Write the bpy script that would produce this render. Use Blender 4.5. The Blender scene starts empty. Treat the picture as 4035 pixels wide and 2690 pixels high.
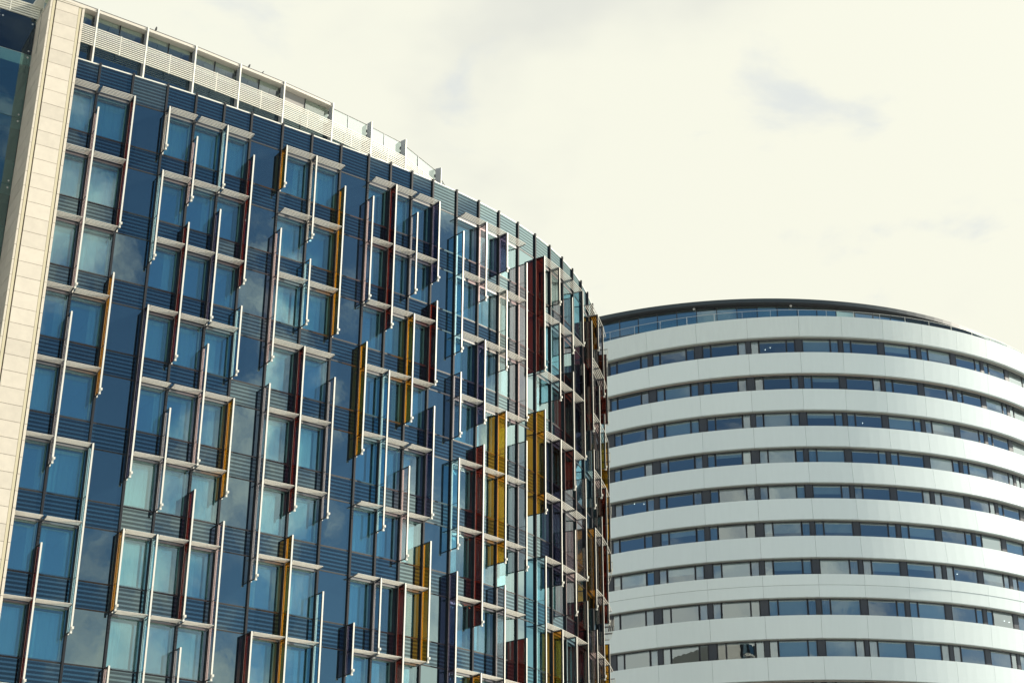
import bpy, math, random
from mathutils import Matrix, Vector
random.seed(7)
sc = bpy.context.scene
col = sc.collection
EYE = 1.7                                   # camera height over the ground

# ------------------------------------------------------------------ camera
cam = bpy.data.cameras.new('camera')
cam_ob = bpy.data.objects.new('camera', cam); col.objects.link(cam_ob)
cam.sensor_width = 36.0; cam.lens = 56.23
cam.clip_start = 0.1; cam.clip_end = 8000
cam_ob.matrix_world = Matrix.Translation((0, 0, EYE)) @ Matrix.Rotation(math.pi/2 + 0.4266671, 4, 'X') @ Matrix.Rotation(0.00492, 4, 'Z')
sc.camera = cam_ob

# ------------------------------------------------------------------ sun, sky, exposure
SUN_AZ = math.radians(97)                   # measured from -Y towards +X
SUN_EL = math.radians(33)
SUN = Vector((math.sin(SUN_AZ)*math.cos(SUN_EL), -math.cos(SUN_AZ)*math.cos(SUN_EL), math.sin(SUN_EL)))
sl = bpy.data.lights.new('sun', 'SUN'); sl.energy = 4.0; sl.angle = math.radians(0.5); sl.color = (1.0, 0.915, 0.76)
so = bpy.data.objects.new('sun', sl); col.objects.link(so); so.location = (60, -40, 120)
so.rotation_euler = SUN.to_track_quat('Z', 'Y').to_euler()

world = bpy.data.worlds.new('World'); sc.world = world; world.use_nodes = True
nt = world.node_tree; nt.nodes.clear()
def N(t, typ, **kw):
    n = t.nodes.new(typ)
    for k, v in kw.items():
        if k == 'inp':
            for i, val in v.items(): n.inputs[i].default_value = val
        else: setattr(n, k, v)
    return n
def Mth(t, op, a, b=None, c=None, clamp=False):
    n = t.nodes.new('ShaderNodeMath'); n.operation = op; n.use_clamp = clamp
    for i, x in enumerate((a, b, c)):
        if x is None: continue
        if isinstance(x, (int, float)): n.inputs[i].default_value = x
        else: t.links.new(x, n.inputs[i])
    return n.outputs[0]
def Mix(t, fac, a, b):
    n = t.nodes.new('ShaderNodeMix'); n.data_type = 'RGBA'
    for i, x in ((0, fac), (6, a), (7, b)):
        if isinstance(x, (int, float)): n.inputs[i].default_value = x
        elif isinstance(x, tuple): n.inputs[i].default_value = (*x, 1) if len(x) == 3 else x
        else: t.links.new(x, n.inputs[i])
    return n.outputs[2]
def Ramp(t, fac, lo, hi):
    n = t.nodes.new('ShaderNodeMapRange'); n.interpolation_type = 'SMOOTHSTEP'
    t.links.new(fac, n.inputs[0]); n.inputs[1].default_value = lo; n.inputs[2].default_value = hi
    return n.outputs[0]
sky = N(nt, 'ShaderNodeTexSky', sky_type='NISHITA', sun_disc=False, sun_elevation=SUN_EL,
        sun_rotation=math.atan2(SUN.x, SUN.y), altitude=20, air_density=1.0, dust_density=0.15, ozone_density=4.0)
tc = N(nt, 'ShaderNodeTexCoord'); sep = N(nt, 'ShaderNodeSeparateXYZ'); nt.links.new(tc.outputs['Generated'], sep.inputs[0])
X_, Y_, Z_ = sep.outputs
zc_ = Mth(nt, 'ADD', Mth(nt, 'MAXIMUM', Z_, 0.0), 0.16)
comb = N(nt, 'ShaderNodeCombineXYZ')
nt.links.new(Mth(nt, 'DIVIDE', X_, zc_), comb.inputs[0]); nt.links.new(Mth(nt, 'DIVIDE', Y_, zc_), comb.inputs[1])
def Noise(t, vec, scale, detail, rough, off=(0, 0, 0), dist=0.0):
    mp = N(t, 'ShaderNodeMapping'); mp.inputs['Location'].default_value = off; t.links.new(vec, mp.inputs[0])
    n = N(t, 'ShaderNodeTexNoise', inp={'Scale': scale, 'Detail': detail, 'Roughness': rough, 'Distortion': dist}); t.links.new(mp.outputs[0], n.inputs['Vector'])
    return n.outputs['Fac']
P_ = comb.outputs[0]
n_big = Noise(nt, P_, 0.85, 9, 0.56, (3.1, 1.7, 0), 0.35)
n_soft = Noise(nt, P_, 2.3, 5, 0.5, (7.3, 2.2, 0))
# the deck of bright cloud fills the sky ahead and breaks up into blue behind; cloud overhead is added to raise the ambient light
cov = Mth(nt, 'ADD', Mth(nt, 'ADD', Mth(nt, 'MULTIPLY', Y_, 0.36), Mth(nt, 'SUBTRACT', Mth(nt, 'MULTIPLY', Mth(nt, 'POWER', Mth(nt, 'MAXIMUM', Z_, 0.0), 3.0), 0.85), 0.05)), Mth(nt, 'ADD', Mth(nt, 'MULTIPLY', n_big, 1.5), -0.25))
n_low = Noise(nt, tc.outputs['Generated'], 4.6, 7, 0.58, (1.3, 4.1, 0.6), 0.2)
cov_low = Mth(nt, 'SUBTRACT', Mth(nt, 'SUBTRACT', n_low, Mth(nt, 'MULTIPLY', Mth(nt, 'MINIMUM', X_, 0.0), 0.08)), Mth(nt, 'MULTIPLY', Z_, 0.44))      # fair-weather cumulus, denser towards the horizon
cov = Mth(nt, 'ADD', cov, Mth(nt, 'MULTIPLY', Ramp(nt, Y_, -0.12, 0.28), 0.16))
alpha = Mth(nt, 'MAXIMUM', Ramp(nt, cov, 0.47, 0.66), Mth(nt, 'MULTIPLY', Ramp(nt, cov_low, 0.375, 0.49), 0.92))
thick = Ramp(nt, n_soft, 0.30, 0.48)
n_spot = Noise(nt, P_, 6.5, 5, 0.55, (1.1, 4.9, 0), 0.3)
cloud = Mix(nt, thick, (9.5, 9.65, 8.9), (11.6, 11.6, 9.95))
cloud = Mix(nt, Mth(nt, 'MULTIPLY', Ramp(nt, n_spot, 0.55, 0.74), 0.6), cloud, (8.2, 8.9, 9.5))
sd = N(nt, 'ShaderNodeVectorMath', operation='DOT_PRODUCT'); nt.links.new(tc.outputs['Generated'], sd.inputs[0]); sd.inputs[1].default_value = SUN
glow = Mth(nt, 'ADD', 1.0, Mth(nt, 'MULTIPLY', Mth(nt, 'POWER', Mth(nt, 'MAXIMUM', sd.outputs['Value'], 0.0), 9.0), 1.7))   # cloud near the sun is brighter
cs = N(nt, 'ShaderNodeVectorMath', operation='SCALE'); nt.links.new(cloud, cs.inputs[0]); nt.links.new(glow, cs.inputs['Scale']); cloud = cs.outputs[0]
blue = N(nt, 'ShaderNodeMix', data_type='RGBA', blend_type='MULTIPLY'); blue.inputs[0].default_value = 1.0
nt.links.new(sky.outputs[0], blue.inputs[6]); blue.inputs[7].default_value = (0.92, 1.0, 0.95, 1)
skymix = Mix(nt, alpha, blue.outputs[2], cloud)
bg = N(nt, 'ShaderNodeBackground'); bg.inputs[1].default_value = 0.05
nt.links.new(skymix, bg.inputs[0])
wo = N(nt, 'ShaderNodeOutputWorld'); nt.links.new(bg.outputs[0], wo.inputs[0])

sc.view_settings.view_transform = 'Standard'; sc.view_settings.look = 'None'
sc.view_settings.exposure = 0.7; sc.view_settings.gamma = 1.0; sc.view_settings.use_curve_mapping = False
sc.render.engine = 'CYCLES'
cy = sc.cycles
cy.max_bounces = 10; cy.diffuse_bounces = 3; cy.glossy_bounces = 5; cy.transmission_bounces = 6; cy.transparent_max_bounces = 40
cy.sample_clamp_indirect = 6.0; cy.caustics_reflective = False; cy.caustics_refractive = False
cy.use_denoising = True
try: cy.denoiser = 'OPENIMAGEDENOISE'
except Exception: pass

# ------------------------------------------------------------------ materials
def new_mat(name):
    m = bpy.data.materials.new(name); m.use_nodes = True; t = m.node_tree; t.nodes.clear()
    return m, t, N(t, 'ShaderNodeOutputMaterial')
def wpos(t): return N(t, 'ShaderNodeNewGeometry').outputs['Position']
def variation(t, col_, scale=1.5, amt=0.08, rnd=0.0, stretch=(1, 1, 1)):
    mp = N(t, 'ShaderNodeMapping'); mp.inputs['Scale'].default_value = stretch; t.links.new(wpos(t), mp.inputs[0])
    n = Noise(t, mp.outputs[0], scale, 6, 0.6)
    f = Mth(t, 'ADD', Mth(t, 'MULTIPLY', Mth(t, 'SUBTRACT', n, 0.5), amt*2), 1.0)
    if rnd:
        r = N(t, 'ShaderNodeObjectInfo').outputs['Random']
        f = Mth(t, 'ADD', f, Mth(t, 'MULTIPLY', Mth(t, 'SUBTRACT', r, 0.5), rnd*2))
    v = N(t, 'ShaderNodeVectorMath', operation='SCALE'); v.inputs[0].default_value = col_; t.links.new(f, v.inputs['Scale'])
    return v.outputs[0]
def paint(name, color, rough=0.5, metal=0.0, spec=0.5, amt=0.06, scale=1.5, rnd=0.0, stretch=(1, 1, 1), bump=0.0, bscale=40):
    m, t, o = new_mat(name)
    p = N(t, 'ShaderNodeBsdfPrincipled', inp={'Roughness': rough, 'Metallic': metal, 'Specular IOR Level': spec})
    t.links.new(variation(t, color, scale, amt, rnd, stretch), p.inputs['Base Color'])
    if bump:
        b = N(t, 'ShaderNodeBump', inp={'Strength': bump, 'Distance': 0.01}); t.links.new(Noise(t, wpos(t), bscale, 4, 0.6), b.inputs['Height'])
        t.links.new(b.outputs[0], p.inputs['Normal'])
    t.links.new(p.outputs[0], o.inputs[0]); return m
def schlick(t, r0, normal=None):
    g = N(t, 'ShaderNodeNewGeometry')
    d = N(t, 'ShaderNodeVectorMath', operation='DOT_PRODUCT'); t.links.new(g.outputs['Normal'], d.inputs[0]); t.links.new(g.outputs['Incoming'], d.inputs[1])
    k = Mth(t, 'SUBTRACT', 1.0, Mth(t, 'ABSOLUTE', d.outputs['Value']), clamp=True)
    return Mth(t, 'ADD', Mth(t, 'MULTIPLY', Mth(t, 'POWER', k, 5.0), 1.0-r0), r0, clamp=True)
def wavy(t, strength, scale=0.7):
    b = N(t, 'ShaderNodeBump', inp={'Strength': strength, 'Distance': 0.02})
    t.links.new(Noise(t, wpos(t), scale, 3, 0.5), b.inputs['Height'])
    r = N(t, 'ShaderNodeObjectInfo').outputs['Random']      # each pane sits a touch out of true
    c = N(t, 'ShaderNodeCombineXYZ')
    for i, k in enumerate((1.0, 37.0, 91.0)):
        t.links.new(Mth(t, 'MULTIPLY', Mth(t, 'SUBTRACT', Mth(t, 'FRACT', Mth(t, 'MULTIPLY', r, k)), 0.5), 0.020), c.inputs[i])
    a = N(t, 'ShaderNodeVectorMath', operation='ADD'); t.links.new(b.outputs[0], a.inputs[0]); t.links.new(c.outputs[0], a.inputs[1])
    n = N(t, 'ShaderNodeVectorMath', operation='NORMALIZE'); t.links.new(a.outputs[0], n.inputs[0]); return n.outputs[0]
def clear_glass(name, tint, r0, refl=(1, 1, 1), wav=0.12):
    m, t, o = new_mat(name)
    tr = N(t, 'ShaderNodeBsdfTransparent', inp={0: (*tint, 1)})
    gl = N(t, 'ShaderNodeBsdfGlossy', inp={'Color': (*refl, 1), 'Roughness': 0.0})
    if wav: t.links.new(wavy(t, wav), gl.inputs['Normal'])
    mx = N(t, 'ShaderNodeMixShader'); t.links.new(schlick(t, r0), mx.inputs[0])
    t.links.new(tr.outputs[0], mx.inputs[1]); t.links.new(gl.outputs[0], mx.inputs[2]); t.links.new(mx.outputs[0], o.inputs[0]); return m
def backed_glass(name, color, r0, refl=(1, 1, 1), wav=0.12, dirt=0.0):
    m, t, o = new_mat(name)
    df = N(t, 'ShaderNodeBsdfDiffuse'); t.links.new(variation(t, color, 2.0, 0.15, 0.08), df.inputs[0])
    gl = N(t, 'ShaderNodeBsdfGlossy', inp={'Color': (*refl, 1), 'Roughness': 0.0})
    if wav: t.links.new(wavy(t, wav), gl.inputs['Normal'])
    mx = N(t, 'ShaderNodeMixShader')
    f = schlick(t, r0)
    if dirt:
        f = Mth(t, 'MULTIPLY', f, Mth(t, 'SUBTRACT', 1.0, Mth(t, 'MULTIPLY', Noise(t, wpos(t), 9.0, 6, 0.7), dirt)))
    t.links.new(f, mx.inputs[0])
    t.links.new(df.outputs[0], mx.inputs[1]); t.links.new(gl.outputs[0], mx.inputs[2]); t.links.new(mx.outputs[0], o.inputs[0]); return m

M = {}
BLU = (0.74, 0.96, 0.99)
M['vision'] = clear_glass('vision_glass', (0.62, 0.92, 0.97), 0.29, BLU)
M['inner'] = clear_glass('inner_glass', (0.70, 0.84, 0.84), 0.44, (0.90, 1.0, 1.0), 0.10)
M['blank'] = backed_glass('dark_backed_glass', (0.006, 0.014, 0.024), 0.30, BLU)
M['light_stripe'] = backed_glass('light_frit_glass', (0.010, 0.026, 0.036), 0.33, BLU, dirt=0.25)
M['dark_stripe'] = backed_glass('dark_frit_glass', (0.008, 0.011, 0.018), 0.13, BLU)
M['mullion'] = paint('dark_anodised', (0.014, 0.017, 0.024), 0.6, 0.0, 0.25, rnd=0.0)
M['transom'] = paint('dark_transom', (0.026, 0.024, 0.027), 0.45)
M['reveal'] = paint('black_reveal', (0.022, 0.025, 0.03), 0.5)
M['frame_line'] = paint('pale_green_frame', (0.50, 0.54, 0.47), 0.45)
M['curtain'] = paint('net_curtain', (0.68, 0.70, 0.68), 0.9, rnd=0.22, amt=0.1, scale=5, stretch=(6, 6, 0.3))
M['room_wall'] = paint('room_wall', (0.46, 0.47, 0.46), 0.9, rnd=0.15)
M['ceiling'] = paint('room_ceiling', (0.62, 0.62, 0.6), 0.9)
M['alu'] = paint('pale_aluminium', (0.72, 0.70, 0.64), 0.38, 0.0, 0.5, rnd=0.03, amt=0.05)
M['blade'] = paint('champagne_blade', (0.74, 0.70, 0.63), 0.35, 0.0, 0.5, rnd=0.03)
M['gasket_and_shade'] = paint('black_gasket_and_shade', (0.02, 0.02, 0.024), 0.5)
M['arm'] = paint('bracket_grey', (0.16, 0.16, 0.165), 0.4)
TINT = {'pink': (0.83, 0.73, 0.745), 'grey': (0.64, 0.63, 0.67), 'clear': (0.82, 0.79, 0.77), 'red': (0.37, 0.13, 0.10),
        'purple': (0.28, 0.265, 0.36), 'blue': (0.68, 0.87, 0.95), 'amber': (0.74, 0.49, 0.12)}
for k, c in TINT.items():
    M['fin_'+k] = clear_glass('fin_glass_'+k, c, 0.045, (1, 1, 1), 0.0)
M['stone'] = paint('limestone', (0.645, 0.585, 0.50), 0.8, rnd=0.075, amt=0.13, scale=3.0, bump=0.12, bscale=60)
M['stone_edge'] = paint('limestone_edge', (0.67, 0.61, 0.52), 0.8, rnd=0.03, amt=0.05, scale=4)
M['cream_metal'] = paint('cream_strip', (0.60, 0.54, 0.385), 0.5, amt=0.05)
M['mortar'] = paint('dark_joint', (0.10, 0.075, 0.055), 0.9)
M['wing_navy'] = backed_glass('navy_glass', (0.006, 0.012, 0.030), 0.09, BLU, dirt=0.15)
M['wing_glass'] = clear_glass('atrium_glass', (0.46, 0.66, 0.66), 0.22, BLU)
M['atrium_wall'] = paint('atrium_wall', (0.34, 0.40, 0.39), 0.9)
M['bolt'] = paint('steel_bolt', (0.62, 0.62, 0.6), 0.3, 0.6)
M['coping'] = paint('coping_white', (0.78, 0.77, 0.70), 0.5)
M['roof_glass'] = clear_glass('roof_glass', (0.84, 0.90, 0.88), 0.15, (1, 1, 1), 0.05)
M['low_glass'] = backed_glass('roof_low_glass', (0.010, 0.022, 0.04), 0.20, BLU)
M['grey_panel'] = paint('grey_panel', (0.30, 0.29, 0.275), 0.7, amt=0.06, scale=30)
M['fascia'] = paint('beige_fascia', (0.60, 0.56, 0.50), 0.6, amt=0.06)
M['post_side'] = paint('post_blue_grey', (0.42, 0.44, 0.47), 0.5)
M['roof_ceiling'] = paint('roof_ceiling', (0.74, 0.74, 0.70), 0.8)
M['roof_back'] = paint('roof_back_wall', (0.78, 0.80, 0.77), 0.8, amt=0.25, scale=0.8)
M['pale_blind'] = paint('pale_blind', (0.62, 0.62, 0.55), 0.8)
M['dark_core'] = paint('dark_core', (0.05, 0.05, 0.055), 0.9)
M['concrete'] = paint('concrete', (0.30, 0.29, 0.27), 0.9, amt=0.1)
# tower
M['panel'] = paint('white_panel', (0.735, 0.82, 0.84), 0.22, 0.0, 0.45, amt=0.035, scale=1.2, stretch=(3, 3, 0.35), rnd=0.02)
M['panel_top'] = paint('white_panel_weathered', (0.69, 0.762, 0.77), 0.3, 0.0, 0.4, amt=0.07, scale=1.4, stretch=(3, 3, 0.35), rnd=0.012)
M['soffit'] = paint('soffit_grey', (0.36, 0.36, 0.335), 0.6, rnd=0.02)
M['strip_dark'] = paint('dark_window_frame', (0.042, 0.047, 0.060), 0.4)
M['pillar'] = paint('dark_pillar', (0.052, 0.060, 0.078), 0.35)
M['tower_glass'] = clear_glass('tower_glass', (0.56, 0.74, 0.82), 0.36, (0.85, 0.95, 1.0))
M['tower_blind'] = paint('roller_blind', (0.58, 0.545, 0.50), 0.9, rnd=0.06)
M['tower_curtain'] = paint('grey_curtain', (0.30, 0.32, 0.35), 0.9, rnd=0.25)
M['tower_back'] = paint('tower_room_wall', (0.30, 0.31, 0.32), 0.9, amt=0.3, scale=0.35)
M['tower_ceiling'] = paint('tower_ceiling', (0.40, 0.41, 0.41), 0.9)
M['fascia_dark'] = paint('dark_roof_fascia', (0.052, 0.066, 0.076), 0.35, 0.0, 0.5)
M['fascia_soffit'] = paint('dark_roof_soffit', (0.05, 0.05, 0.058), 0.6)
M['crown_glass'] = clear_glass('crown_glass', (0.55, 0.84, 0.98), 0.55, (0.82, 1.0, 1.0))
M['balustrade'] = clear_glass('balustrade_glass', (0.80, 0.92, 0.93), 0.06, (1, 1, 1), 0.0)
M['rail'] = paint('pale_rail', (0.66, 0.68, 0.66), 0.35, 0.2)
M['rail_warm'] = paint('warm_rail', (0.36, 0.30, 0.27), 0.4)
M['white_steel'] = paint('camera_dome', (0.6, 0.6, 0.6), 0.25)
M['bird'] = paint('bird_plumage', (0.025, 0.026, 0.03), 0.7)
M['paving'] = paint('paving', (0.40, 0.425, 0.43), 0.9, amt=0.12, scale=0.6)
mm, t, o = new_mat('lamp_glow'); e = N(t, 'ShaderNodeEmission', inp={0: (1, 0.93, 0.78, 1), 1: 2.2}); t.links.new(e.outputs[0], o.inputs[0]); M['lamp'] = mm

# ------------------------------------------------------------------ mesh helpers
class Fr:                                   # local frame: u along the wall, v outward, z up
    def __init__(s, o, t):
        l = math.hypot(*t); s.o = o; s.t = (t[0]/l, t[1]/l); s.n = (s.t[1], -s.t[0])
    def p(s, u, v, z): return (s.o[0]+u*s.t[0]+v*s.n[0], s.o[1]+u*s.t[1]+v*s.n[1], z+EYE)
class MB:
    def __init__(s): s.v = []; s.f = []; s.m = []
    def poly(s, pts, mi=0):
        b = len(s.v); s.v += pts; s.f.append(tuple(range(b, b+len(pts)))); s.m.append(mi)
    def hexa(s, a, mi=0, faces=None):       # a: 4 bottom (ccw seen from above) + 4 top
        b = len(s.v); s.v += a
        F = ((3, 2, 1, 0), (4, 5, 6, 7), (0, 1, 5, 4), (1, 2, 6, 5), (2, 3, 7, 6), (3, 0, 4, 7))
        for k, q in enumerate(F):
            s.f.append(tuple(b+i for i in q)); s.m.append(mi if faces is None else faces[k])
    def box(s, fr, u0, u1, v0, v1, z0, z1, mi=0, faces=None):
        # bottom ring ccw from above: front-left, front-right, back-right, back-left
        s.hexa([fr.p(u0, v1, z0), fr.p(u1, v1, z0), fr.p(u1, v0, z0), fr.p(u0, v0, z0),
                fr.p(u0, v1, z1), fr.p(u1, v1, z1), fr.p(u1, v0, z1), fr.p(u0, v0, z1)], mi, faces)
    def prism(s, fr, u0, u1, prof, mi=0):   # profile of (v, z) swept along u
        n = len(prof); b = len(s.v)
        s.v += [fr.p(u0, v, z) for v, z in prof] + [fr.p(u1, v, z) for v, z in prof]
        s.f.append(tuple(b+i for i in range(n))); s.f.append(tuple(b+n+i for i in reversed(range(n)))); s.m += [mi, mi]
        for i in range(n):
            j = (i+1) % n; s.f.append((b+i, b+n+i, b+n+j, b+j)); s.m.append(mi)
    def sweep(s, path, prof, mi=0, closed=False):   # path of (x, y, nx, ny); profile of (v, z)
        n = len(prof); b = len(s.v); k = len(path)
        for x, y, nx, ny in path: s.v += [(x+v*nx, y+v*ny, z+EYE) for v, z in prof]
        for a in range(k-1 if not closed else k):
            c = (a+1) % k
            for i in range(n):
                j = (i+1) % n; s.f.append((b+a*n+i, b+c*n+i, b+c*n+j, b+a*n+j)); s.m.append(mi)
        if not closed:
            s.f.append(tuple(b+i for i in range(n))); s.f.append(tuple(b+(k-1)*n+i for i in reversed(range(n)))); s.m += [mi, mi]
    def build(s, name, mats, parent=None, label=None, kind=None, smooth=False):
        me = bpy.data.meshes.new(name); me.from_pydata(s.v, [], s.f)
        if not isinstance(mats, (list, tuple)): mats = [mats]
        for m in mats: me.materials.append(m)
        if len(mats) > 1: me.polygons.foreach_set('material_index', s.m)
        if smooth: me.polygons.foreach_set('use_smooth', [True]*len(s.f))
        me.update()
        return link(name, me, parent, label, kind)
def link(name, me, parent=None, label=None, kind=None):
    o = bpy.data.objects.new(name, me); col.objects.link(o)
    if parent is not None: o.parent = parent
    if label: o['label'] = label
    if kind: o['kind'] = kind
    return o
def empty(name, label, cat, group=None):
    o = bpy.data.objects.new(name, None); col.objects.link(o); o['label'] = label; o['category'] = cat
    if group: o['group'] = group
    return o
def pleats(fr, u0, u1, v, z0, z1, n, amp, mb):
    for i in range(n):
        a = u0+(u1-u0)*i/n; c = u0+(u1-u0)*(i+1)/n
        va = v+amp*(math.sin(i*1.9)+0.5*math.sin(i*3.7+1)); vc = v+amp*(math.sin((i+1)*1.9)+0.5*math.sin((i+1)*3.7+1))
        mb.poly([fr.p(a, va, z0), fr.p(c, vc, z0), fr.p(c, vc, z1), fr.p(a, va, z1)])

# ------------------------------------------------------------------ ground
g = MB(); R_ = 3000
g.poly([(R_*math.cos(a*math.pi/24), R_*math.sin(a*math.pi/24), 0) for a in range(48)])
g.build('ground', M['paving'], kind='structure')

# ------------------------------------------------------------------ curved office building
PTS = [(-18.48, 60.108), (-17.16, 60.901), (-15.768, 61.736), (-14.593, 62.493), (-13.423, 63.279), (-12.274, 64.071), (-10.941, 65.005), (-9.651, 65.921), (-8.344, 66.864), (-7.076, 67.801), (-6.056, 68.579), (-5.048, 69.377), (-4.035, 70.218), (-2.87, 71.254), (-1.76, 72.331), (-0.733, 73.436), (0.264, 74.643), (1.188, 75.923), (2.0, 77.233), (2.717, 78.598), (3.337, 80.012), (3.874, 81.501), (4.312, 82.989), (4.669, 84.498), (4.941, 86.024), (5.128, 87.562), (5.228, 89.109), (5.242, 90.659), (5.169, 92.207)]
HDG = [0.5430, 0.5440, 0.56, 0.5835, 0.5984, 0.6075, 0.6145, 0.6209, 0.63, 0.6436, 0.6595, 0.6804, 0.7075, 0.7473, 0.7952, 0.8492, 0.9121, 0.9809, 1.0513, 1.1225, 1.1916, 1.2566, 1.3106, 1.3664, 1.4223, 1.4781, 1.534, 1.5898, 1.6457]
FINS = [(1, -1, 7, 'pink'), (1, 8, 14, 'grey'), (1, 17, 22, 'red'), (2, -2, 4, 'red'), (2, 6, 11, 'amber'), (2, 13, 20, 'blue'), (3, -2, 0, 'clear'), (3, 1, 5, 'blue'), (3, 7, 14, 'purple'), (3, 16, 19, 'amber'), (3, 21, 27, 'pink'), (4, -1, 2, 'pink'), (4, 3, 9, 'red'), (4, 11, 15, 'grey'), (4, 16, 22, 'blue'), (5, -2, 1, 'blue'), (5, 2, 7, 'purple'), (5, 8, 13, 'pink'), (5, 14, 19, 'red'), (5, 20, 26, 'grey'), (6, -1, 5, 'red'), (6, 6, 9, 'blue'), (6, 10, 14, 'amber'), (6, 15, 21, 'pink'), (7, -2, 0, 'amber'), (7, 2, 8, 'pink'), (7, 9, 17, 'grey'), (7, 19, 25, 'red'), (8, -2, 2, 'clear'), (8, 3, 6, 'blue'), (8, 7, 14, 'red'), (8, 15, 21, 'amber'), (9, -1, 6, 'amber'), (9, 8, 14, 'grey'), (9, 17, 23, 'blue'), (10, -1, 4, 'pink'), (10, 6, 11, 'amber'), (10, 18, 20, 'purple'), (11, -2, 5, 'red'), (11, 7, 14, 'blue'), (11, 16, 19, 'grey'), (12, -1, 3, 'grey'), (12, 4, 9, 'amber'), (12, 11, 15, 'pink'), (12, 16, 22, 'red'), (13, -2, 2, 'purple'), (13, 3, 7, 'red'), (13, 8, 13, 'purple'), (13, 14, 19, 'amber'), (14, -1, 5, 'blue'), (14, 6, 9, 'grey'), (14, 10, 14, 'blue'), (14, 15, 21, 'purple'), (15, -2, 2, 'pink'), (15, 4, 8, 'purple'), (15, 9, 17, 'red'), (15, 19, 25, 'amber'), (16, -2, 0, 'purple'), (16, 1, 5, 'clear'), (16, 7, 14, 'amber'), (16, 15, 21, 'grey'), (17, -1, 7, 'pink'), (17, 8, 14, 'grey'), (17, 17, 23, 'red'), (18, -2, 4, 'red'), (18, 6, 11, 'amber'), (18, 13, 19, 'blue'), (19, -2, 0, 'clear'), (19, 1, 5, 'blue'), (19, 7, 14, 'purple'), (19, 16, 22, 'amber'), (20, -1, 2, 'pink'), (20, 3, 9, 'red'), (20, 11, 15, 'pink'), (20, 16, 22, 'blue'), (21, -2, 1, 'blue'), (21, 2, 7, 'purple'), (21, 8, 13, 'pink'), (21, 14, 20, 'red'), (22, -1, 5, 'red'), (22, 6, 9, 'blue'), (22, 10, 14, 'amber'), (22, 15, 21, 'pink'), (23, -2, 0, 'amber'), (23, 2, 8, 'pink'), (23, 9, 17, 'grey'), (24, -2, 2, 'grey'), (24, 3, 6, 'blue'), (24, 7, 14, 'red'), (24, 15, 21, 'amber'), (25, -1, 3, 'red'), (25, 4, 11, 'amber')]
H = 3.3; Z1 = 37.163; ZC = 40.769
NROW = 9
h0 = HDG[0]; T0 = (math.cos(h0), math.sin(h0)); N0 = (T0[1], -T0[0])
PM = [(PTS[0][0]-1.29*T0[0], PTS[0][1]-1.29*T0[1])] + PTS      # mullion 0 stands behind the stone pier
HD = [h0] + HDG
NM = len(PM)
BLANK = {2, 6, 9, 13, 17, 21, 25}
BAYS = []                                   # (frame, length, kind)
for b in range(NM-1):
    A, B = PM[b], PM[b+1]
    BAYS.append((Fr(A, (B[0]-A[0], B[1]-A[1])), math.hypot(B[0]-A[0], B[1]-A[1]), 'blank' if b in BLANK else 'window'))
MF = [Fr(PM[m], (math.cos(HD[m]), math.sin(HD[m]))) for m in range(NM)]
PATH = [(PM[m][0], PM[m][1], MF[m].n[0], MF[m].n[1]) for m in range(NM)]
bld = empty('office_building', 'curved blue glass office block with coloured glass fins and a stone pier', 'building')
def Zt(level): return Z1-level*H/3.0        # height of a grid line, in thirds of a storey below the first transom
ZBOT = Zt((NROW-1)*3+1)

# mullions, transoms, coping
for m in range(1, NM):
    mb = MB(); mb.box(MF[m], -0.055, 0.036, -0.16, 0.09, ZBOT, ZC+0.10); mb.build('mullion', M['mullion'], bld)
for k in range(NROW):
    for lv, hh in ((3*k, 0.032), (3*k-2, 0.028)):
        mb = MB(); z = Zt(lv); mb.sweep(PATH, [(-0.15, z-hh), (0.018, z-hh), (0.018, z-0.006), (0.006, z-0.006), (0.006, z+0.006), (0.018, z+0.006), (0.018, z+hh), (-0.15, z+hh)])
        mb.build('transom', M['transom'], bld)
mb = MB(); mb.sweep(PATH, [(-0.75, ZC), (0.012, ZC), (0.012, ZC+0.06), (-0.75, ZC+0.075)]); mb.build('coping', M['coping'], bld)

def stripe_panel(fr, L, z0, z1, n):
    mb = MB(); u0, u1 = 0.034, L-0.034
    mb.box(fr, u0, u1, -0.05, 0.0, z0, z1, 0)
    per = (z1-z0)/n; hgt = per*0.56; r = hgt*0.45
    for i in range(n):
        zc = z0+per*(i+0.5); a, c = zc-hgt/2, zc+hgt/2; e0, e1 = u0+0.035, u1-0.035; v = 0.003
        mb.poly([fr.p(*q) for q in ((e0+r*.6, v, a), (e1-r*.6, v, a), (e1-r*.15, v, a+r*.4), (e1, v, zc), (e1-r*.15, v, c-r*.4), (e1-r*.6, v, c), (e0+r*.6, v, c), (e0+r*.15, v, c-r*.4), (e0, v, zc), (e0+r*.15, v, a+r*.4))], 1)
    mb.build('spandrel_panel', [M['light_stripe'], M['dark_stripe']], bld)

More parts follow.
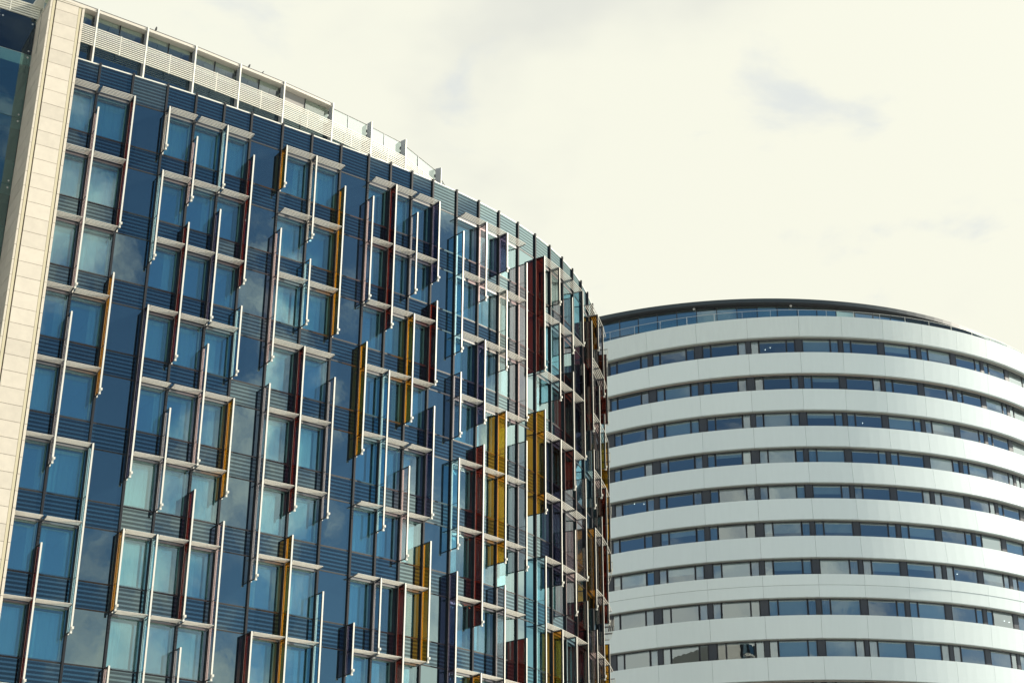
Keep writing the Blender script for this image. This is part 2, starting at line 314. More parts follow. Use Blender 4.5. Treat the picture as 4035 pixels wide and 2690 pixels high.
LAMP_AT = {(8, 2), (8, 4), (8, 5), (5, 2), (7, 2)}
def window(fr, L, z0, z1, b, row):
    u0, u1 = 0.034, L-0.034
    mb = MB()                               # deep black reveal with a pale inner frame
    d = -0.25
    for a, c, e, g_ in ((u0, u0+0.055, z0, z1), (u1-0.055, u1, z0, z1), (u0+0.055, u1-0.055, z0, z0+0.05), (u0+0.055, u1-0.055, z1-0.06, z1)):
        mb.box(fr, a, c, d, -0.012, e, g_, 0)
    ia, ic, ie, ig = u0+0.055, u1-0.055, z0+0.05, z1-0.06
    w = 0.048
    for a, c, e, g_ in ((ia, ia+w, ie, ig), (ic-w, ic, ie, ig), (ia+w, ic-w, ie, ie+w), (ia+w, ic-w, ig-w, ig)):
        mb.box(fr, a, c, d-0.06, d+0.02, e, g_, 1)
    mb.box(fr, ia+w, ic-w, d-0.05, d-0.01, ig-w-0.10, ig-w, 0)  # dark pelmet band, standing in for shadow above the curtain
    wn = mb.build('window', [M['reveal'], M['frame_line']], bld)
    p = MB(); p.poly([fr.p(u0, 0, z0), fr.p(u1, 0, z0), fr.p(u1, 0, z1), fr.p(u0, 0, z1)]); p.build('pane', M['vision'], wn)
    p = MB(); p.poly([fr.p(ia+w, d-0.02, ie+w), fr.p(ic-w, d-0.02, ie+w), fr.p(ic-w, d-0.02, ig-w), fr.p(ia+w, d-0.02, ig-w)]); p.build('inner_pane', M['inner'], wn)
    r = random.random()
    if b in (3, 4, 5) and row == 1: r = 0.1
    if b == 8 and row in (2, 4): r = 0.9
    rng = None
    if r < 0.40: rng = (ia+w, ic-w)
    elif r < 0.60: rng = (ic-w-(ic-ia)*random.uniform(0.2, 0.5), ic-w)
    elif r < 0.78: rng = (ia+w, ia+w+(ic-ia)*random.uniform(0.25, 0.6))
    if 0.78 <= r < 0.86:
        c = MB(); wd = (ic-ia)*random.uniform(0.16, 0.3)
        pleats(fr, ia+w, ia+w+wd, d-0.12, ie+0.02, ig-w-0.08, 7, 0.026, c); c.build('curtain', M['curtain'], wn)
        c = MB(); pleats(fr, ic-w-wd*0.8, ic-w, d-0.12, ie+0.02, ig-w-0.08, 6, 0.026, c); c.build('curtain', M['curtain'], wn)
    if rng:
        c = MB(); pleats(fr, rng[0], rng[1], d-0.12, ie+0.02, ig-w-0.08, max(5, int((rng[1]-rng[0])*17)), 0.026, c); c.build('curtain', M['curtain'], wn)
    if (b, row) in LAMP_AT:
        l = MB()
        for k in (0, 1):
            uu = L*0.45+0.14*k; vv = -0.9-0.25*k; zz = z1-0.18
            l.hexa([fr.p(uu-.03, vv+.03, zz-.05), fr.p(uu+.03, vv+.03, zz-.05), fr.p(uu+.03, vv-.03, zz-.05), fr.p(uu-.03, vv-.03, zz-.05),
                    fr.p(uu-.04, vv+.04, zz), fr.p(uu+.04, vv+.04, zz), fr.p(uu+.04, vv-.04, zz), fr.p(uu-.04, vv-.04, zz)])
        l.build('ceiling_lamp', M['lamp'], wn)

BLADES = [(0.605, 0.0), (0.505, -0.006), (0.405, -0.012), (0.305, -0.018), (0.205, -0.024)]
def blade(mb, fr, u0, u1, v, z):            # upright lit nose, underside raked back
    mb.prism(fr, u0, u1, [(v-0.006, z-0.037), (v+0.010, z-0.037), (v+0.026, z-0.026), (v+0.028, z-0.011), (v+0.019, z-0.007), (v-0.004, z-0.024)])
SHADES = []
def sunshade(b, row, split):
    fr, L, _ = BAYS[b]
    z = Zt(3*(row-1)-2)
    mb = MB(); u0, u1 = 0.06, L-0.06
    for u in (u0, u1-0.014):
        mb.hexa([fr.p(u, 0.60, z-0.055), fr.p(u+0.014, 0.60, z-0.055), fr.p(u+0.014, 0.02, z-0.12), fr.p(u, 0.02, z-0.12),
                 fr.p(u, 0.60, z-0.01), fr.p(u+0.014, 0.60, z-0.01), fr.p(u+0.014, 0.02, z-0.05), fr.p(u, 0.02, z-0.05)])
    mb.box(fr, u0, u1, -0.012, 0.022, z-0.13, z-0.05)
    s_ = mb.build('sunshade', M['arm'], bld)
    # straight outer edge follows the longer outer chord of the curve
    if split:
        for v, dz in BLADES:
            k = MB(); blade(k, fr, u0+0.016, u1-0.016, v, z+dz); k.build('blade', M['blade'], s_)
    else:
        k = MB()
        for v, dz in BLADES: blade(k, fr, u0+0.016, u1-0.016, v, z+dz)
        k.build('blade_set', M['blade'], s_, kind='stuff')

for b, (fr, L, kind) in enumerate(BAYS):
    for row in range(1, NROW+1):
        zt = Zt(3*(row-1)-2); zm = Zt(3*(row-1)); zb = Zt(3*(row-1)+1)
        if row == 1: stripe_panel(fr, L, zt+0.028, ZC-0.004, 8)
        if kind == 'blank':
            mb = MB(); mb.box(fr, 0.034, L-0.034, -0.05, 0.0, zm+0.032, zt-0.028); mb.build('blank_panel', M['blank'], bld)
        else:
            window(fr, L, zm+0.032, zt-0.028, b, row)
            SHADES.append((b, row))
        stripe_panel(fr, L, zb+0.028, zm-0.032, 6)
SHADES.sort(key=lambda s: (PM[s[0]][0]**2+PM[s[0]][1]**2+Zt(3*s[1])**2))
for i, (b, row) in enumerate(SHADES): sunshade(b, row, i < 60)

NAMES = {'pink': 'pale pink glass fin', 'grey': 'smoky grey glass fin', 'clear': 'clear glass fin', 'red': 'dark red glass fin',
         'purple': 'dark purple glass fin', 'blue': 'light blue glass fin', 'amber': 'amber yellow glass fin'}
def fin(m, t, b, c):
    fr = MF[m]; zt, zb = Zt(t), Zt(b)
    cuts = [zt-0.03] + [Zt(k) for k in range(t+1, b) if k % 3 == 0] + [zb+0.03]
    mb = MB()
    for a, e in zip(cuts[:-1], cuts[1:]): mb.box(fr, -0.006, 0.006, 0.10, 0.575, e+0.006, a-0.006)
    fn = mb.build('glass_fin', M['fin_'+c], bld, NAMES[c])
    k = MB()                                # black edging, top and bottom rails, joint strips
    k.box(fr, -0.018, 0.018, 0.0902, 0.575, zt-0.04, zt); k.box(fr, -0.018, 0.018, 0.0902, 0.575, zb, zb+0.045)
    for z in cuts[1:-1]: k.box(fr, -0.010, 0.010, 0.10, 0.575, z-0.007, z+0.007)
    k.box(fr, -0.022, 0.022, 0.545, 0.5765, zb+0.046, zt-0.041)
    k.build('edging', M['gasket_and_shade'], fn)
    k = MB(); k.box(fr, 0.0362, 0.098, -0.02, 0.070, zb, zt-0.03); k.box(fr, -0.010, 0.010, 0.0902, 0.105, zb+0.03, zt-0.03); k.build('base_channel', M['alu'], fn)
    k = MB(); z0 = zb
    ends = [zt] + cuts[1:-1] + [zb]
    for a, e in zip(ends[:-1], ends[1:]):
        k.box(fr, -0.036, 0.036, 0.577, 0.640, e+0.004, a-0.004, 0, (0, 0, 0, 0, 0, 1))  # left face coloured black to stand for the profile's shaded side
    k.build('edge_profile', [M['alu'], M['gasket_and_shade']], fn)
    k = MB()
    k.box(fr, 0.0, 0.085, 0.642, 0.70, zb+0.10, zb+0.20); k.box(fr, -0.035, 0.05, 0.642, 0.665, zb+0.05, zb+0.14); k.box(fr, -0.04, 0.04, 0.578, 0.668, zb-0.07, zb+0.002)
    k.build('clamp', M['alu'], fn)
for f_ in FINS: fin(*f_)

# rooms behind the glass: slabs (ceilings below), back wall, cross walls
back = [(x-3.2*nx, y-3.2*ny, nx, ny) for x, y, nx, ny in PATH]
for row in range(0, NROW+1):
    z = Zt(3*(row-1)-2) if row else ZC-0.3
    if row == 0: continue
    mb = MB(); mb.sweep(PATH, [(-3.2, z+0.02), (-0.30, z+0.02), (-0.30, z+1.02), (-3.2, z+1.02)]); mb.build('floor_slab', M['ceiling'], bld)
mb = MB(); mb.sweep(back, [(-0.3, ZBOT), (0.0, ZBOT), (0.0, ZC-0.1), (-0.3, ZC-0.1)]); mb.build('inner_wall', M['room_wall'], bld)
for m in range(1, NM):
    mb = MB(); mb.box(MF[m], -0.05, 0.05, -3.2, -0.26, ZBOT, ZC-0.1); mb.build('cross_wall', M['room_wall'], bld)
# roof deck and the unseen outer walls
roof = [(x-0.2*nx, y-0.2*ny) for x, y, nx, ny in PATH] + [(-2, 100), (-22, 96), (-44, 72), (PTS[0][0]-4.9*N0[0]-15.8*T0[0], PTS[0][1]-4.9*N0[1]-15.8*T0[1]), (PTS[0][0]-4.9*N0[0]-2.6*T0[0], PTS[0][1]-4.9*N0[1]-2.6*T0[1]), (PM[0][0]-0.2*N0[0]-1.1*T0[0], PM[0][1]-0.2*N0[1]-1.1*T0[1])]
mb = MB(); mb.poly([(x, y, ZC-0.06+EYE) for x, y in roof]); mb.build('roof_deck', M['concrete'], bld)
mb = MB()
q = [(5.0, 92.2), (-2, 100), (-22, 96), (-44, 72), (PTS[0][0]-1.6*N0[0]-15.81*T0[0], PTS[0][1]-1.6*N0[1]-15.81*T0[1])]
for a, c in zip(q[:-1], q[1:]): mb.poly([(a[0], a[1], 0), (c[0], c[1], 0), (c[0], c[1], ZC-0.07+EYE), (a[0], a[1], ZC-0.07+EYE)])
mb.build('rear_wall', M['concrete'], bld)
mb = MB(); mb.sweep(PATH, [(-0.6, -EYE), (-0.02, -EYE), (-0.02, ZBOT-0.002), (-0.6, ZBOT-0.002)]); mb.build('lower_wall', M['blank'], bld)

# stone pier: tiles on the front and on the left return
PF = Fr((PTS[0][0]+0.8*N0[0], PTS[0][1]+0.8*N0[1]), T0)        # u measured from mullion 1, v=0 on the pier front
UR, UL, ZP = -1.207, -2.725, 42.95
pier_core = MB(); pier_core.box(PF, UL+0.03, UR-0.02, -2.3, -0.035, -EYE, ZP-0.06); pier = pier_core.build('stone_pier', M['mortar'], bld)
mb = MB(); mb.box(PF, UL-0.02, UR+0.01, -2.3, 0.02, ZP-0.06, ZP); mb.build('pier_cap', M['stone_edge'], pier)
TH = 0.692
jz = [ZP-0.06]
z = 42.424
while z > 6: jz.append(z); z -= TH
jz.append(-EYE)
ntile = 0
for a, e in zip(jz[:-1], jz[1:]):
    for u0, u1, nm, mt in ((-2.462, -1.474, 'stone_tile', 'stone'), (UL, UL+0.085, 'edge_stone', 'stone_edge'), (UR-0.105, UR, 'edge_stone', 'stone_edge')):
        mb = MB(); j = random.uniform(0, 0.003)
        mb.box(PF, u0, u1, -0.034, j, e+0.009, a-0.009); mb.build(nm, M[mt], pier)
    for v0, v1 in ((-1.12, -0.036), (-2.29, -1.128)):
        mb = MB(); j = random.uniform(0, 0.003)
        mb.box(PF, UL-j, UL+0.028, v0, v1, e+0.013, a-0.013); mb.build('stone_tile', M['stone'], pier)
for u0, u1 in ((-2.620, -2.512), (-1.458, -1.349)):
    mb = MB(); mb.box(PF, u0, u1, -0.034, -0.012, -EYE, ZP-0.061); mb.build('cream_strip', M['cream_metal'], pier)

# point-fixed glass wall left of the pier
WF = Fr((PTS[0][0]-1.5*N0[0], PTS[0][1]-1.5*N0[1]), T0)
wing = bld
ux = [-2.74-1.63*k for k in range(9)]
zx = [43.15] + [41.2-3.33*k for k in range(0, 10)]
for i in range(8):
    for k in range(len(zx)-1):
        mb = MB(); a, c = ux[i+1]+0.012, ux[i]-0.012
        mb.box(WF, a, c, -0.02, 0.0, zx[k+1]+0.012, zx[k]-0.012)
        gp = mb.build('glass_panel', M['wing_navy'] if k == 0 else M['wing_glass'], wing)
        bo = MB()
        for uu in (a+0.135, c-0.135):
            for zz in (zx[k+1]+0.17, zx[k]-(0.33 if k == 0 else 0.17)):
                ring = [(uu+0.042*math.cos(q_*math.pi/5), zz+0.042*math.sin(q_*math.pi/5)) for q_ in range(10)]
                bo.poly([WF.p(x, 0.02, z_) for x, z_ in ring][::-1])
                for q_ in range(10):
                    x0, z0 = ring[q_]; x1_, z1_ = ring[(q_+1) % 10]; bo.poly([WF.p(x0, 0.0, z0), WF.p(x1_, 0.0, z1_), WF.p(x1_, 0.02, z1_), WF.p(x0, 0.02, z0)])
        bo.build('steel_bolt', M['bolt'], gp)
mb = MB(); mb.box(WF, -15.8, 0.6, -3.2, -3.0, -EYE, 44.0); mb.build('inner_wall', M['atrium_wall'], bld)
for z in [40.76-3.33*k for k in range(10)]:
    mb = MB(); mb.box(WF, -15.8, 0.4, -3.0, -0.9, z, z+0.42); mb.build('floor_slab', M['reveal'], bld)
for k in range(6):
    mb = MB(); z = 43.18+0.125*k; mb.prism(WF, -15.8, -2.66, [(-0.05, z), (0.03, z), (0.05, z+0.045), (-0.03, z+0.07)]); mb.build('roof_blade', M['coping'], bld)
for u in (-2.50, -4.6, -7.0, -9.4, -11.8, -14.2):
    mb = MB(); mb.box(WF, u-0.045, u+0.045, -0.26, 0.06, 43.15, 45.2); mb.build('roof_post', M['coping'], bld)
mb = MB(); mb.box(WF, -15.8, -2.0, -0.45, -0.43, 43.15, 45.0); mb.build('roof_pane', M['low_glass'], bld)
mb = MB(); mb.box(WF, -3.98, -3.945, 0.0, 0.03, 43.15, 43.95); mb.build('louvre_stile', M['coping'], bld)
mb = MB(); mb.box(WF, -15.8, -1.9, -3.0, 0.12, 45.0, 45.2); mb.build('roof_cap', M['fascia'], bld)

# rooftop screen: posts, louvres, glazing
RP = [(-18.961, 60.337), (-16.978, 61.731), (-14.997, 63.175), (-13.121, 64.664), (-11.202, 66.171), (-9.02, 68.064), (-7.22, 69.771), (-5.581, 71.473), (-3.868, 74.344), (-3.05, 77.2), (-2.7, 80.2)]
RP = [(RP[0][0]-1.983, RP[0][1]-1.394)] + RP
ZR = 44.0
NR = len(RP)
for i in range(NR):
    a = RP[max(i-1, 0)]; c = RP[min(i+1, NR-1)]
    fr = Fr(RP[i], (c[0]-a[0], c[1]-a[1]))
    if i >= 1:
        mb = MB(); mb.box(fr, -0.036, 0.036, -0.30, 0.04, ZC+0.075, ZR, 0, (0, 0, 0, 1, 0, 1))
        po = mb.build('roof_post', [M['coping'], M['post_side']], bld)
        mb = MB()
        for z in (43.55, 43.25, 42.9): mb.box(fr, -0.05, 0.05, -0.36, -0.302, z-0.05, z+0.10)
        mb.build('hinge', M['gasket_and_shade'], po)
    if i == NR-1: break
    A, B = RP[i], RP[i+1]; L = math.hypot(B[0]-A[0], B[1]-A[1]); fr = Fr(A, (B[0]-A[0], B[1]-A[1]))
    mb = MB(); mb.box(fr, L*0.5-0.014, L*0.5+0.014, -0.05, 0.02, 41.95, 42.99); ls = mb.build('louvre_screen', M['coping'], bld)
    for k in range(10):
        z = 41.96+0.1035*k
        for ua, ub in ((0.05, L*0.5-0.016), (L*0.5+0.016, L-0.05)):
            mb = MB(); mb.prism(fr, ua, ub, [(-0.02, z+0.012), (0.012, z+0.004), (0.03, z+0.012), (0.03, z+0.044), (-0.01, z+0.058)]); mb.build('blade', M['coping'], ls)
    mb = MB(); mb.box(fr, 0, L, -0.36, -0.34, ZC+0.02, 42.92); mb.build('lower_pane', M['low_glass'], bld)
    top = ZR-0.20 if i < 6 else ZR-0.05
    for s_, (ua, ub) in enumerate(((0.05, L*0.5-0.02), (L*0.5+0.02, L-0.05))):
        solid = (i == 5 and s_ == 0)
        mb = MB(); mb.box(fr, ua, ub, -0.36, -0.345, 42.94, top-0.01)
        rp = mb.build('roof_pane', M['grey_panel'] if solid else M['roof_glass'], bld, 'solid grey roof panel' if solid else None)
        if i < 6 and not solid:
            mb = MB(); mb.box(fr, ua+0.02, ub-0.08, -0.50, -0.40, top-0.20, top-0.02); mb.build('pale_blind', M['pale_blind'], rp)
    mb = MB(); mb.box(fr, L*0.5-0.02, L*0.5+0.02, -0.39, -0.32, 42.94, top-0.01); mb.build('pane_mullion', M['mullion'] if i < 6 else M['post_side'], bld)
    if i < 6:
        mb = MB(); mb.box(fr, -0.02, L+0.02, -0.40, -0.06, ZR-0.19, ZR-0.005); mb.box(fr, 0, L, -0.058, 0.0, ZR-0.19, ZR-0.155)
        mb.build('roof_fascia', M['fascia'], bld)
        mb = MB(); mb.box(fr, 0, L, -0.42, -0.05, ZR-0.004, ZR+0.018); mb.build('roof_edge', M['gasket_and_shade'], bld)
        mb = MB(); mb.box(fr, -0.2, L+0.2, -2.6, -0.41, ZR-0.17, ZR-0.07); mb.build('roof_slab', M['roof_ceiling'], bld)
        if i < 5:
            mb = MB(); mb.box(fr, -0.2, L+0.2, -1.5, -1.4, ZC, ZR-0.175); mb.build('roof_back_wall', M['roof_back'], bld)
            mb = MB()
            for ua in (0.12, L*0.5+0.12):
                mb.hexa([fr.p(ua+.50, -0.8, 42.3), fr.p(ua+.515, -0.8, 42.3), fr.p(ua+.515, -0.815, 42.3), fr.p(ua+.50, -0.815, 42.3),
                         fr.p(ua+.72, -0.8, ZR-.18), fr.p(ua+.735, -0.8, ZR-.18), fr.p(ua+.735, -0.815, ZR-.18), fr.p(ua+.72, -0.815, ZR-.18)])
            mb.build('stay_cable', M['gasket_and_shade'], bld)
    else:
        mb = MB(); mb.box(fr, 0.03, L-0.03, -0.37, -0.335, ZR-0.055, ZR-0.03); mb.build('roof_edge', M['gasket_and_shade'], bld)

# ------------------------------------------------------------------ white banded tower
tw = empty('round_tower', 'round white banded tower with long window strips and dark roof', 'building')
TX, TY, TZ0, THB, THT = 26.113, 156.312, 59.636, 1.822, 3.3
TR = [30.781, 30.489, 30.206, 29.974, 30.086, 30.409, 30.664, 30.909, 30.674, 30.472, 30.40]
TJ = [-0.4805, -0.3319, -0.1861, -0.041, 0.0803, 0.2017, 0.3243, 0.4439, 0.5578]
left = [TJ[0]-0.148*k for k in range(6, 0, -1)]
right = []
a = TJ[-1]
for k in range(9): a += 0.113 - 0.0008*k; right.append(a)
JN = left + TJ + right; J0 = len(left)      # index of measured joint 0
def tp(r, th, z): return (TX+r*math.sin(th), TY-r*math.cos(th), z+EYE)
def arc_box(mb, th0, th1, r0b, r1b, r0t, r1t, z0, z1, n=4, mi=0):
    # r0 = inner, r1 = outer radius, at bottom and at top
    b = len(mb.v)
    for i in range(n+1):
        th = th0+(th1-th0)*i/n
        mb.v += [tp(r1b, th, z0), tp(r1t, th, z1), tp(r0t, th, z1), tp(r0b, th, z0)]
    for i in range(n):
        o = b+4*i
        for k in range(4):
            k2 = (k+1) % 4; mb.f.append((o+k, o+4+k, o+4+k2, o+k2)); mb.m.append(mi)
    mb.f.append((b, b+1, b+2, b+3)); e = b+4*n; mb.f.append((e+3, e+2, e+1, e)); mb.m += [mi, mi]
def Rb(z):                                  # outer radius of the bands at height z
    k = max(0.0, min(9.999, (TZ0-z)/THT)); i = int(k); return TR[i]+(TR[i+1]-TR[i])*(k-i)
GAP = 0.008/30
NB = 11
for b in range(NB):
    zt = TZ0-b*THT; zb = zt-THB
    for j in range(len(JN)-1):
        t0, t1 = JN[j]+GAP, JN[j+1]-GAP
        parts = [(zt, zb)] if b != 7 else [(zt, zt-0.86), (zt-0.88, zb)]
        for q, (za, ze) in enumerate(parts):
            ins = 0.0 if q == 0 else 0.03
            mb = MB(); arc_box(mb, t0, t1, Rb(ze)-0.25-ins, Rb(ze)-ins, Rb(za)-0.25-ins, Rb(za)-ins, ze, za)
            mb.build('parapet_panel', M['panel_top'] if b == 0 else M['panel'], tw, smooth=False)
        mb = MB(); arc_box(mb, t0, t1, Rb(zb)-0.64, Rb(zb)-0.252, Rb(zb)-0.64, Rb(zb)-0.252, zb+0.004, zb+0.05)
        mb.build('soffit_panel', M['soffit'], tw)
    # backing so that joints read dark
    mb = MB(); arc_box(mb, JN[0], JN[-1], Rb(zb)-1.4, Rb(zb)-0.30, Rb(zt)-1.4, Rb(zt)-0.30, zb+0.06, zt-0.02, n=60); mb.build('floor_edge', M['strip_dark'], tw)
    mb = MB(); arc_box(mb, JN[0], JN[-1], 22, Rb(zb)-1.42, 22, Rb(zb)-1.42, zb+0.02, zb+0.3, n=60); mb.build('ceiling_ring', M['tower_ceiling'], tw)
mb = MB(); arc_box(mb, JN[0], JN[-1], 24.4, 24.6, 24.4, 24.6, 0-EYE, TZ0, n=60); mb.build('inner_wall', M['tower_back'], tw)
mb = MB(); arc_box(mb, JN[-1], JN[0]+2*math.pi, 29.5, 30.2, 29.5, 30.2, -EYE, TZ0, n=40); mb.build('rear_wall', M['concrete'], tw)
mb = MB(); arc_box(mb, JN[0], JN[-1], 28.5, 29.4, 28.5, 29.4, -EYE, TZ0-NB*THT+0.9, n=60); mb.build('lower_wall', M['strip_dark'], tw)
# maintenance rails hung under two of the bands
for b in (1, 9):
    zb = TZ0-b*THT-THB
    mb = MB(); arc_box(mb, JN[0], JN[-1], Rb(zb)-0.36, Rb(zb)-0.31, Rb(zb)-0.36, Rb(zb)-0.31, zb-0.10, zb-0.05, n=80)
    th = JN[0]
    while th < JN[-1]:
        arc_box(mb, th, th+0.0016, Rb(zb)-0.36, Rb(zb)-0.31, Rb(zb)-0.36, Rb(zb)-0.31, zb-0.05, zb+0.004, n=1); th += 0.052
    mb.build('maintenance_rail', M['rail_warm'], tw)

GREY = {(7, 3), (8, 3), (8, 2), (9, 2), (9, 3), (8, 5), (9, 5), (1, 3), (7, 1), (4, 2)}
def tower_window(th0, th1, rw, z0, z1, kind, lamps=0):
    f = MB(); e = 0.045/30
    arc_box(f, th0, th0+e, rw-0.10, rw+0.01, rw-0.10, rw+0.01, z0, z1, 1); arc_box(f, th1-e, th1, rw-0.10, rw+0.01, rw-0.10, rw+0.01, z0, z1, 1)
    arc_box(f, th0+e, th1-e, rw-0.10, rw+0.01, rw-0.10, rw+0.01, z0, z0+0.05, 2); arc_box(f, th0+e, th1-e, rw-0.10, rw+0.01, rw-0.10, rw+0.01, z1-0.05, z1, 2)
    w = f.build('window', M['strip_dark'], tw)
    n = 1
    p = MB(); b0, b1 = th0+e, th1-e
    p.poly([tp(rw-0.03, b0, z0+0.05), tp(rw-0.03, b1, z0+0.05), tp(rw-0.03, b1, z1-0.05), tp(rw-0.03, b0, z1-0.05)])
    p.build('pane', M['tower_glass'], w)
    if kind == 'blind' or kind == 'half':
        c = MB(); zz = z0+0.06 if kind == 'blind' else z0+(z1-z0)*random.uniform(0.35, 0.75)
        c.poly([tp(rw-0.14, b0, zz), tp(rw-0.14, b1, zz), tp(rw-0.14, b1, z1-0.10), tp(rw-0.14, b0, z1-0.10)])
        c.build('blind', M['tower_blind'], w)
    elif kind == 'curtain':
        c = MB(); k = 9
        for i in range(k):
            a0 = b0+(b1-b0)*i/k; a1 = b0+(b1-b0)*(i+1)/k; ra = rw-0.16+0.035*(i % 2); rc = rw-0.16+0.035*((i+1) % 2)
            c.poly([tp(ra, a0, z0+0.05), tp(rc, a1, z0+0.05), tp(rc, a1, z1-0.1), tp(ra, a0, z1-0.1)])
        c.build('curtain', M['tower_curtain'], w)
    for k in range(lamps):
        l = MB(); th = th0+(th1-th0)*random.uniform(0.15, 0.85); r = rw-random.uniform(0.7, 2.2); zz = z1-0.02
        a_ = 0.02/30
        l.hexa([tp(r+.02, th-a_, zz-.03), tp(r+.05, th+a_, zz-.05), tp(r-.05, th+a_, zz-.05), tp(r-.05, th-a_, zz-.05),
                tp(r+.05, th-a_, zz), tp(r+.05, th+a_, zz), tp(r-.05, th+a_, zz), tp(r-.05, th-a_, zz)])
        l.build('ceiling_lamp', M['lamp'], w)
for r in range(1, NB):
    z1 = TZ0-(r-1)*THT-THB+0.003; z0 = TZ0-r*THT-0.25
    rw = Rb(z1)-0.66
    for j in range(len(JN)-1):
        jj = j-J0; a, c = JN[j], JN[j+1]; W = c-a
        pil_left = ((jj + r) % 2 == 0)
        narrow = jj < 3
        if narrow: seg = [(0, .075, 'pillar'), (.085, .245, 'n'), (.255, .785, 'w'), (.80, .95, 'c'), (.955, 1.0, 'pillar')]
        else: seg = [(0, .075, 'pillar'), (.085, .745, 'w'), (.755, .945, 'c'), (.955, 1.0, 'pillar')]
        if not pil_left: seg = [(1-s1, 1-s0, k) for s0, s1, k in seg]
        rnd = random.random()
        key = (r, jj)
        for s0, s1, k in seg:
            t0, t1 = a+W*s0, a+W*s1
            if k == 'pillar':
                mb = MB(); arc_box(mb, t0, t1, rw-0.12, rw+0.02, rw-0.12, rw+0.02, z0, z1, 1); mb.build('pillar', M['pillar'], tw)
            else:
                kind = 'curtain' if k == 'c' else ('blind' if (key in GREY or rnd < 0.14) else ('half' if rnd < 0.34 else 'open'))
                lam = random.choice((1, 1, 2)) if (k == 'w' and kind == 'open' and random.random() < 0.10) else 0
                tower_window(t0, t1, rw, z0, z1, kind, lam)

# crown storey, roof and balustrade
CX, CY, CR = 23.55, 161.3, 32.45
def cp(r, th, z): return (CX+r*math.sin(th), CY-r*math.cos(th), z+EYE)
def ring(mb, r0, r1, z0, z1, ta, tb, n, cx, cyy, mi=0):
    path = [(cx, cyy, math.sin(ta+(tb-ta)*i/n), -math.cos(ta+(tb-ta)*i/n)) for i in range(n+1)]
    mb.sweep(path, [(r0, z0), (r1, z0), (r1, z1), (r0, z1)], mi)
RT0, RT1 = -1.35, 1.55
mb = MB(); ring(mb, CR-0.5, CR, TZ0+2.93, TZ0+3.30, RT0, RT1, 90, CX, CY); mb.build('roof_fascia', M['fascia_dark'], tw)
mb = MB(); ring(mb, CR-1.3, CR-0.06, TZ0+2.86, TZ0+2.928, RT0, RT1, 90, CX, CY); mb.build('roof_soffit', M['fascia_soffit'], tw)
mb = MB(); mb.poly([cp(CR-0.3, i*math.pi/40, TZ0+3.28) for i in range(80)]); mb.build('roof_deck', M['fascia_dark'], tw)
GR = CR-0.62
mb = MB(); ring(mb, GR-0.10, GR+0.02, TZ0+2.80, TZ0+2.858, RT0, RT1, 90, CX, CY); ring(mb, GR-0.10, GR+0.02, TZ0+1.12, TZ0+1.19, RT0, RT1, 90, CX, CY); mb.build('glazing_rail', M['fascia_soffit'], tw)
step = 1.80/GR; th = RT0; i = 0
while th < RT1:
    mb = MB(); mb.poly([cp(GR, th+0.001, TZ0-0.3), cp(GR, th+step-0.001, TZ0-0.3), cp(GR, th+step-0.001, TZ0+2.80), cp(GR, th+0.001, TZ0+2.80)])
    pn = mb.build('crown_pane', M['crown_glass'], tw)
    e = 0.032/GR; mb = MB()
    mb.hexa([cp(GR+.04, th-e, TZ0-.3), cp(GR+.04, th+e, TZ0-.3), cp(GR-.10, th+e, TZ0-.3), cp(GR-.10, th-e, TZ0-.3), cp(GR+.04, th-e, TZ0+2.799), cp(GR+.04, th+e, TZ0+2.799), cp(GR-.10, th+e, TZ0+2.799), cp(GR-.10, th-e, TZ0+2.799)])
    mb.build('crown_mullion', M['fascia_soffit'], tw)
    if random.random() < 0.25:
        mb = MB(); zz = TZ0+random.uniform(1.3, 2.0); mb.poly([cp(GR-0.2, th+0.003, zz), cp(GR-0.2, th+step-0.003, zz), cp(GR-0.2, th+step-0.003, TZ0+2.80), cp(GR-0.2, th+0.003, TZ0+2.80)]); mb.build('blind', M['tower_blind'], pn)
    th += step
mb = MB(); ring(mb, GR-2.7, GR-2.5, TZ0-0.3, TZ0+2.86, RT0, RT1, 60, CX, CY); mb.build('inner_wall', M['pale_blind'], tw)
mb = MB(); ring(mb, GR-2.5, GR-0.12, TZ0+2.87, TZ0+2.92, RT0, RT1, 60, CX, CY); mb.build('ceiling_ring', M['ceiling'], tw)
mb = MB(); ring(mb, 20, 30.4, TZ0-0.35, TZ0-0.30, -1.4, 1.6, 60, TX, TY); mb.build('terrace_floor', M['concrete'], tw)
BX, BY, BR = 25.5, 157.7, 31.15
def bp(r, th, z): return (BX+r*math.sin(th), BY-r*math.cos(th), z+EYE)
mb = MB(); ring(mb, BR-0.015, BR+0.015, TZ0+1.055, TZ0+1.08, RT0, RT1, 90, BX, BY); mb.build('handrail', M['rail'], tw)
step = 2.45/BR; th = RT0
while th < RT1:
    mb = MB(); mb.poly([bp(BR, th+0.002, TZ0-0.1), bp(BR, th+step-0.002, TZ0-0.1), bp(BR, th+step-0.002, TZ0+1.05), bp(BR, th+0.002, TZ0+1.05)]); mb.build('balustrade_pane', M['balustrade'], tw)
    e = 0.010/BR; mb = MB()
    mb.hexa([bp(BR+.03, th-e, TZ0-.1), bp(BR+.03, th+e, TZ0-.1), bp(BR-.03, th+e, TZ0-.1), bp(BR-.03, th-e, TZ0-.1), bp(BR+.03, th-e, TZ0+1.05), bp(BR+.03, th+e, TZ0+1.05), bp(BR-.03, th+e, TZ0+1.05), bp(BR-.03, th-e, TZ0+1.05)])
    mb.build('balustrade_post', M['rail'], tw); th += step
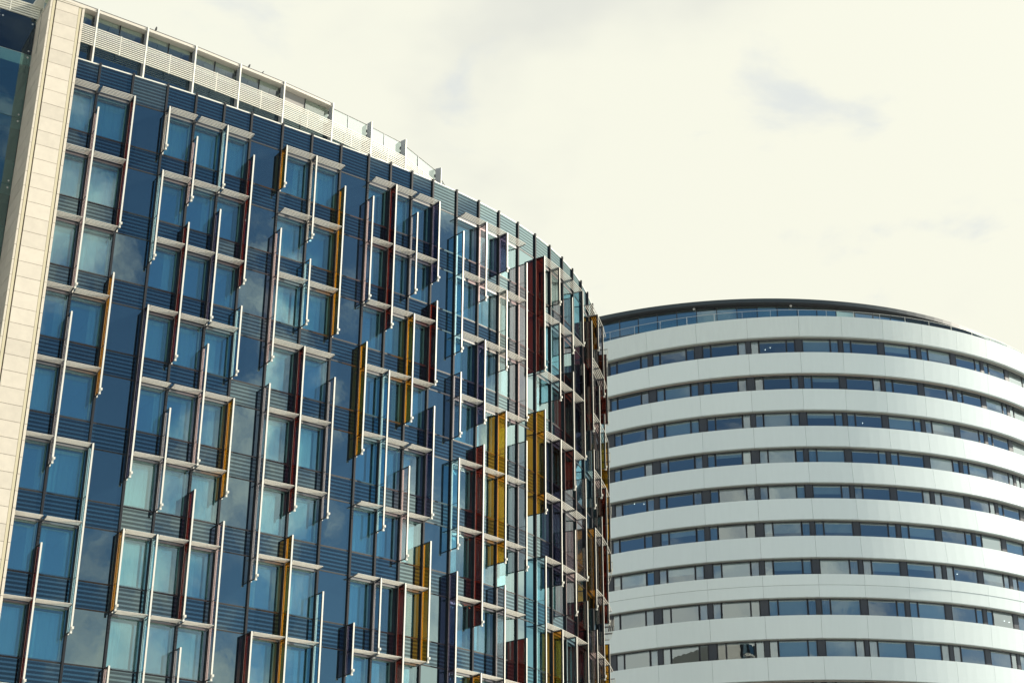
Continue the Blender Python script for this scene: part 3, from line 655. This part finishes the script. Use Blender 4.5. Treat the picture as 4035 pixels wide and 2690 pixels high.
def lathe(prof, axis_o, axis_d, n=10):      # prof: (distance along axis, radius)
    d = Vector(axis_d).normalized(); u = d.orthogonal().normalized(); w = d.cross(u); o = Vector(axis_o)
    mb = MB()
    for s_, r in prof:
        for k in range(n):
            q = o+d*s_+(u*math.cos(2*math.pi*k/n)+w*math.sin(2*math.pi*k/n))*r; mb.v.append(tuple(q))
    for i in range(len(prof)-1):
        for k in range(n): mb.f.append((i*n+k, i*n+(k+1) % n, (i+1)*n+(k+1) % n, (i+1)*n+k)); mb.m.append(0)
    mb.f.append(tuple(reversed(range(n)))); mb.f.append(tuple((len(prof)-1)*n+k for k in range(n))); mb.m += [0, 0]
    return mb
for th in (-0.512, -0.225, 0.045):
    c = cp(CR-0.42, th, TZ0+2.86-0.0)
    mb = lathe([(0, 0.10), (0.06, 0.13), (0.13, 0.115), (0.18, 0.06), (0.20, 0.01)], c, (0, 0, -1)); mb.build('dome_camera', M['white_steel'], tw, smooth=True)

# ------------------------------------------------------------------ birds on the roof edge
def bird(x, y, s, lean, yaw, label):
    z = ZR+0.018+EYE
    ax = Vector((math.sin(lean)*math.cos(yaw), math.sin(lean)*math.sin(yaw), math.cos(lean)))
    base = Vector((x, y, z+0.035*s))
    prof = [(-0.035, 0.008), (0.0, 0.032), (0.04, 0.047), (0.09, 0.05), (0.125, 0.038), (0.145, 0.028), (0.165, 0.031), (0.185, 0.027), (0.203, 0.008)]
    mb = lathe([(a*s, r*s) for a, r in prof], base, ax, 10)
    fw = Vector((math.cos(yaw), math.sin(yaw), 0)); sd = Vector((-fw.y, fw.x, 0)); hd = base+ax*0.17*s
    def tri_prism(a, b_, c, d):             # beak: three base points and a tip
        i = len(mb.v); mb.v.extend([tuple(q) for q in (a, b_, c, d)]); mb.f.extend([(i, i+1, i+3), (i+1, i+2, i+3), (i+2, i, i+3), (i, i+2, i+1)]); mb.m.extend([0]*4)
    tri_prism(hd+fw*.022*s+sd*.009*s, hd+fw*.022*s-sd*.009*s, hd+fw*.024*s+Vector((0, 0, .012*s)), hd+fw*.058*s-Vector((0, 0, .004*s)))
    tb = base+ax*0.01*s-fw*0.03*s           # tail and two legs
    def bar(p, q, w, d_):
        i = len(mb.v)
        for c in (p, q):
            mb.v.extend([tuple(c+sd*w+fw*d_), tuple(c-sd*w+fw*d_), tuple(c-sd*w-fw*d_), tuple(c+sd*w-fw*d_)])
        mb.f.extend([(i, i+1, i+2, i+3), (i+7, i+6, i+5, i+4)] + [(i+k, i+4+k, i+4+(k+1) % 4, i+(k+1) % 4) for k in range(4)]); mb.m.extend([0]*6)
    bar(tb+Vector((0, 0, 0.02*s)), tb-fw*.045*s-Vector((0, 0, .05*s)), .016*s, .006*s)
    for k in (-1, 1): bar(base+sd*.014*k*s, Vector((base.x, base.y, z))+sd*.014*k*s+fw*.008*s, .004*s, .004*s)
    o = mb.build('bird', M['bird'], None, label, smooth=True); o['category'] = 'bird'; o['group'] = 'birds perched on the roof edge'
bird(-16.70, 62.02, 1.0, 0.10, 0.5, 'dark bird standing upright on the roof edge, leftmost of the three birds')
bird(-12.80, 65.0, 0.95, 0.30, 0.7, 'dark bird leaning forward on the roof edge, middle one of the three birds')
bird(-12.20, 65.46, 0.55, 0.55, 0.2, 'smallest dark bird crouching on the roof edge, rightmost of the three birds')
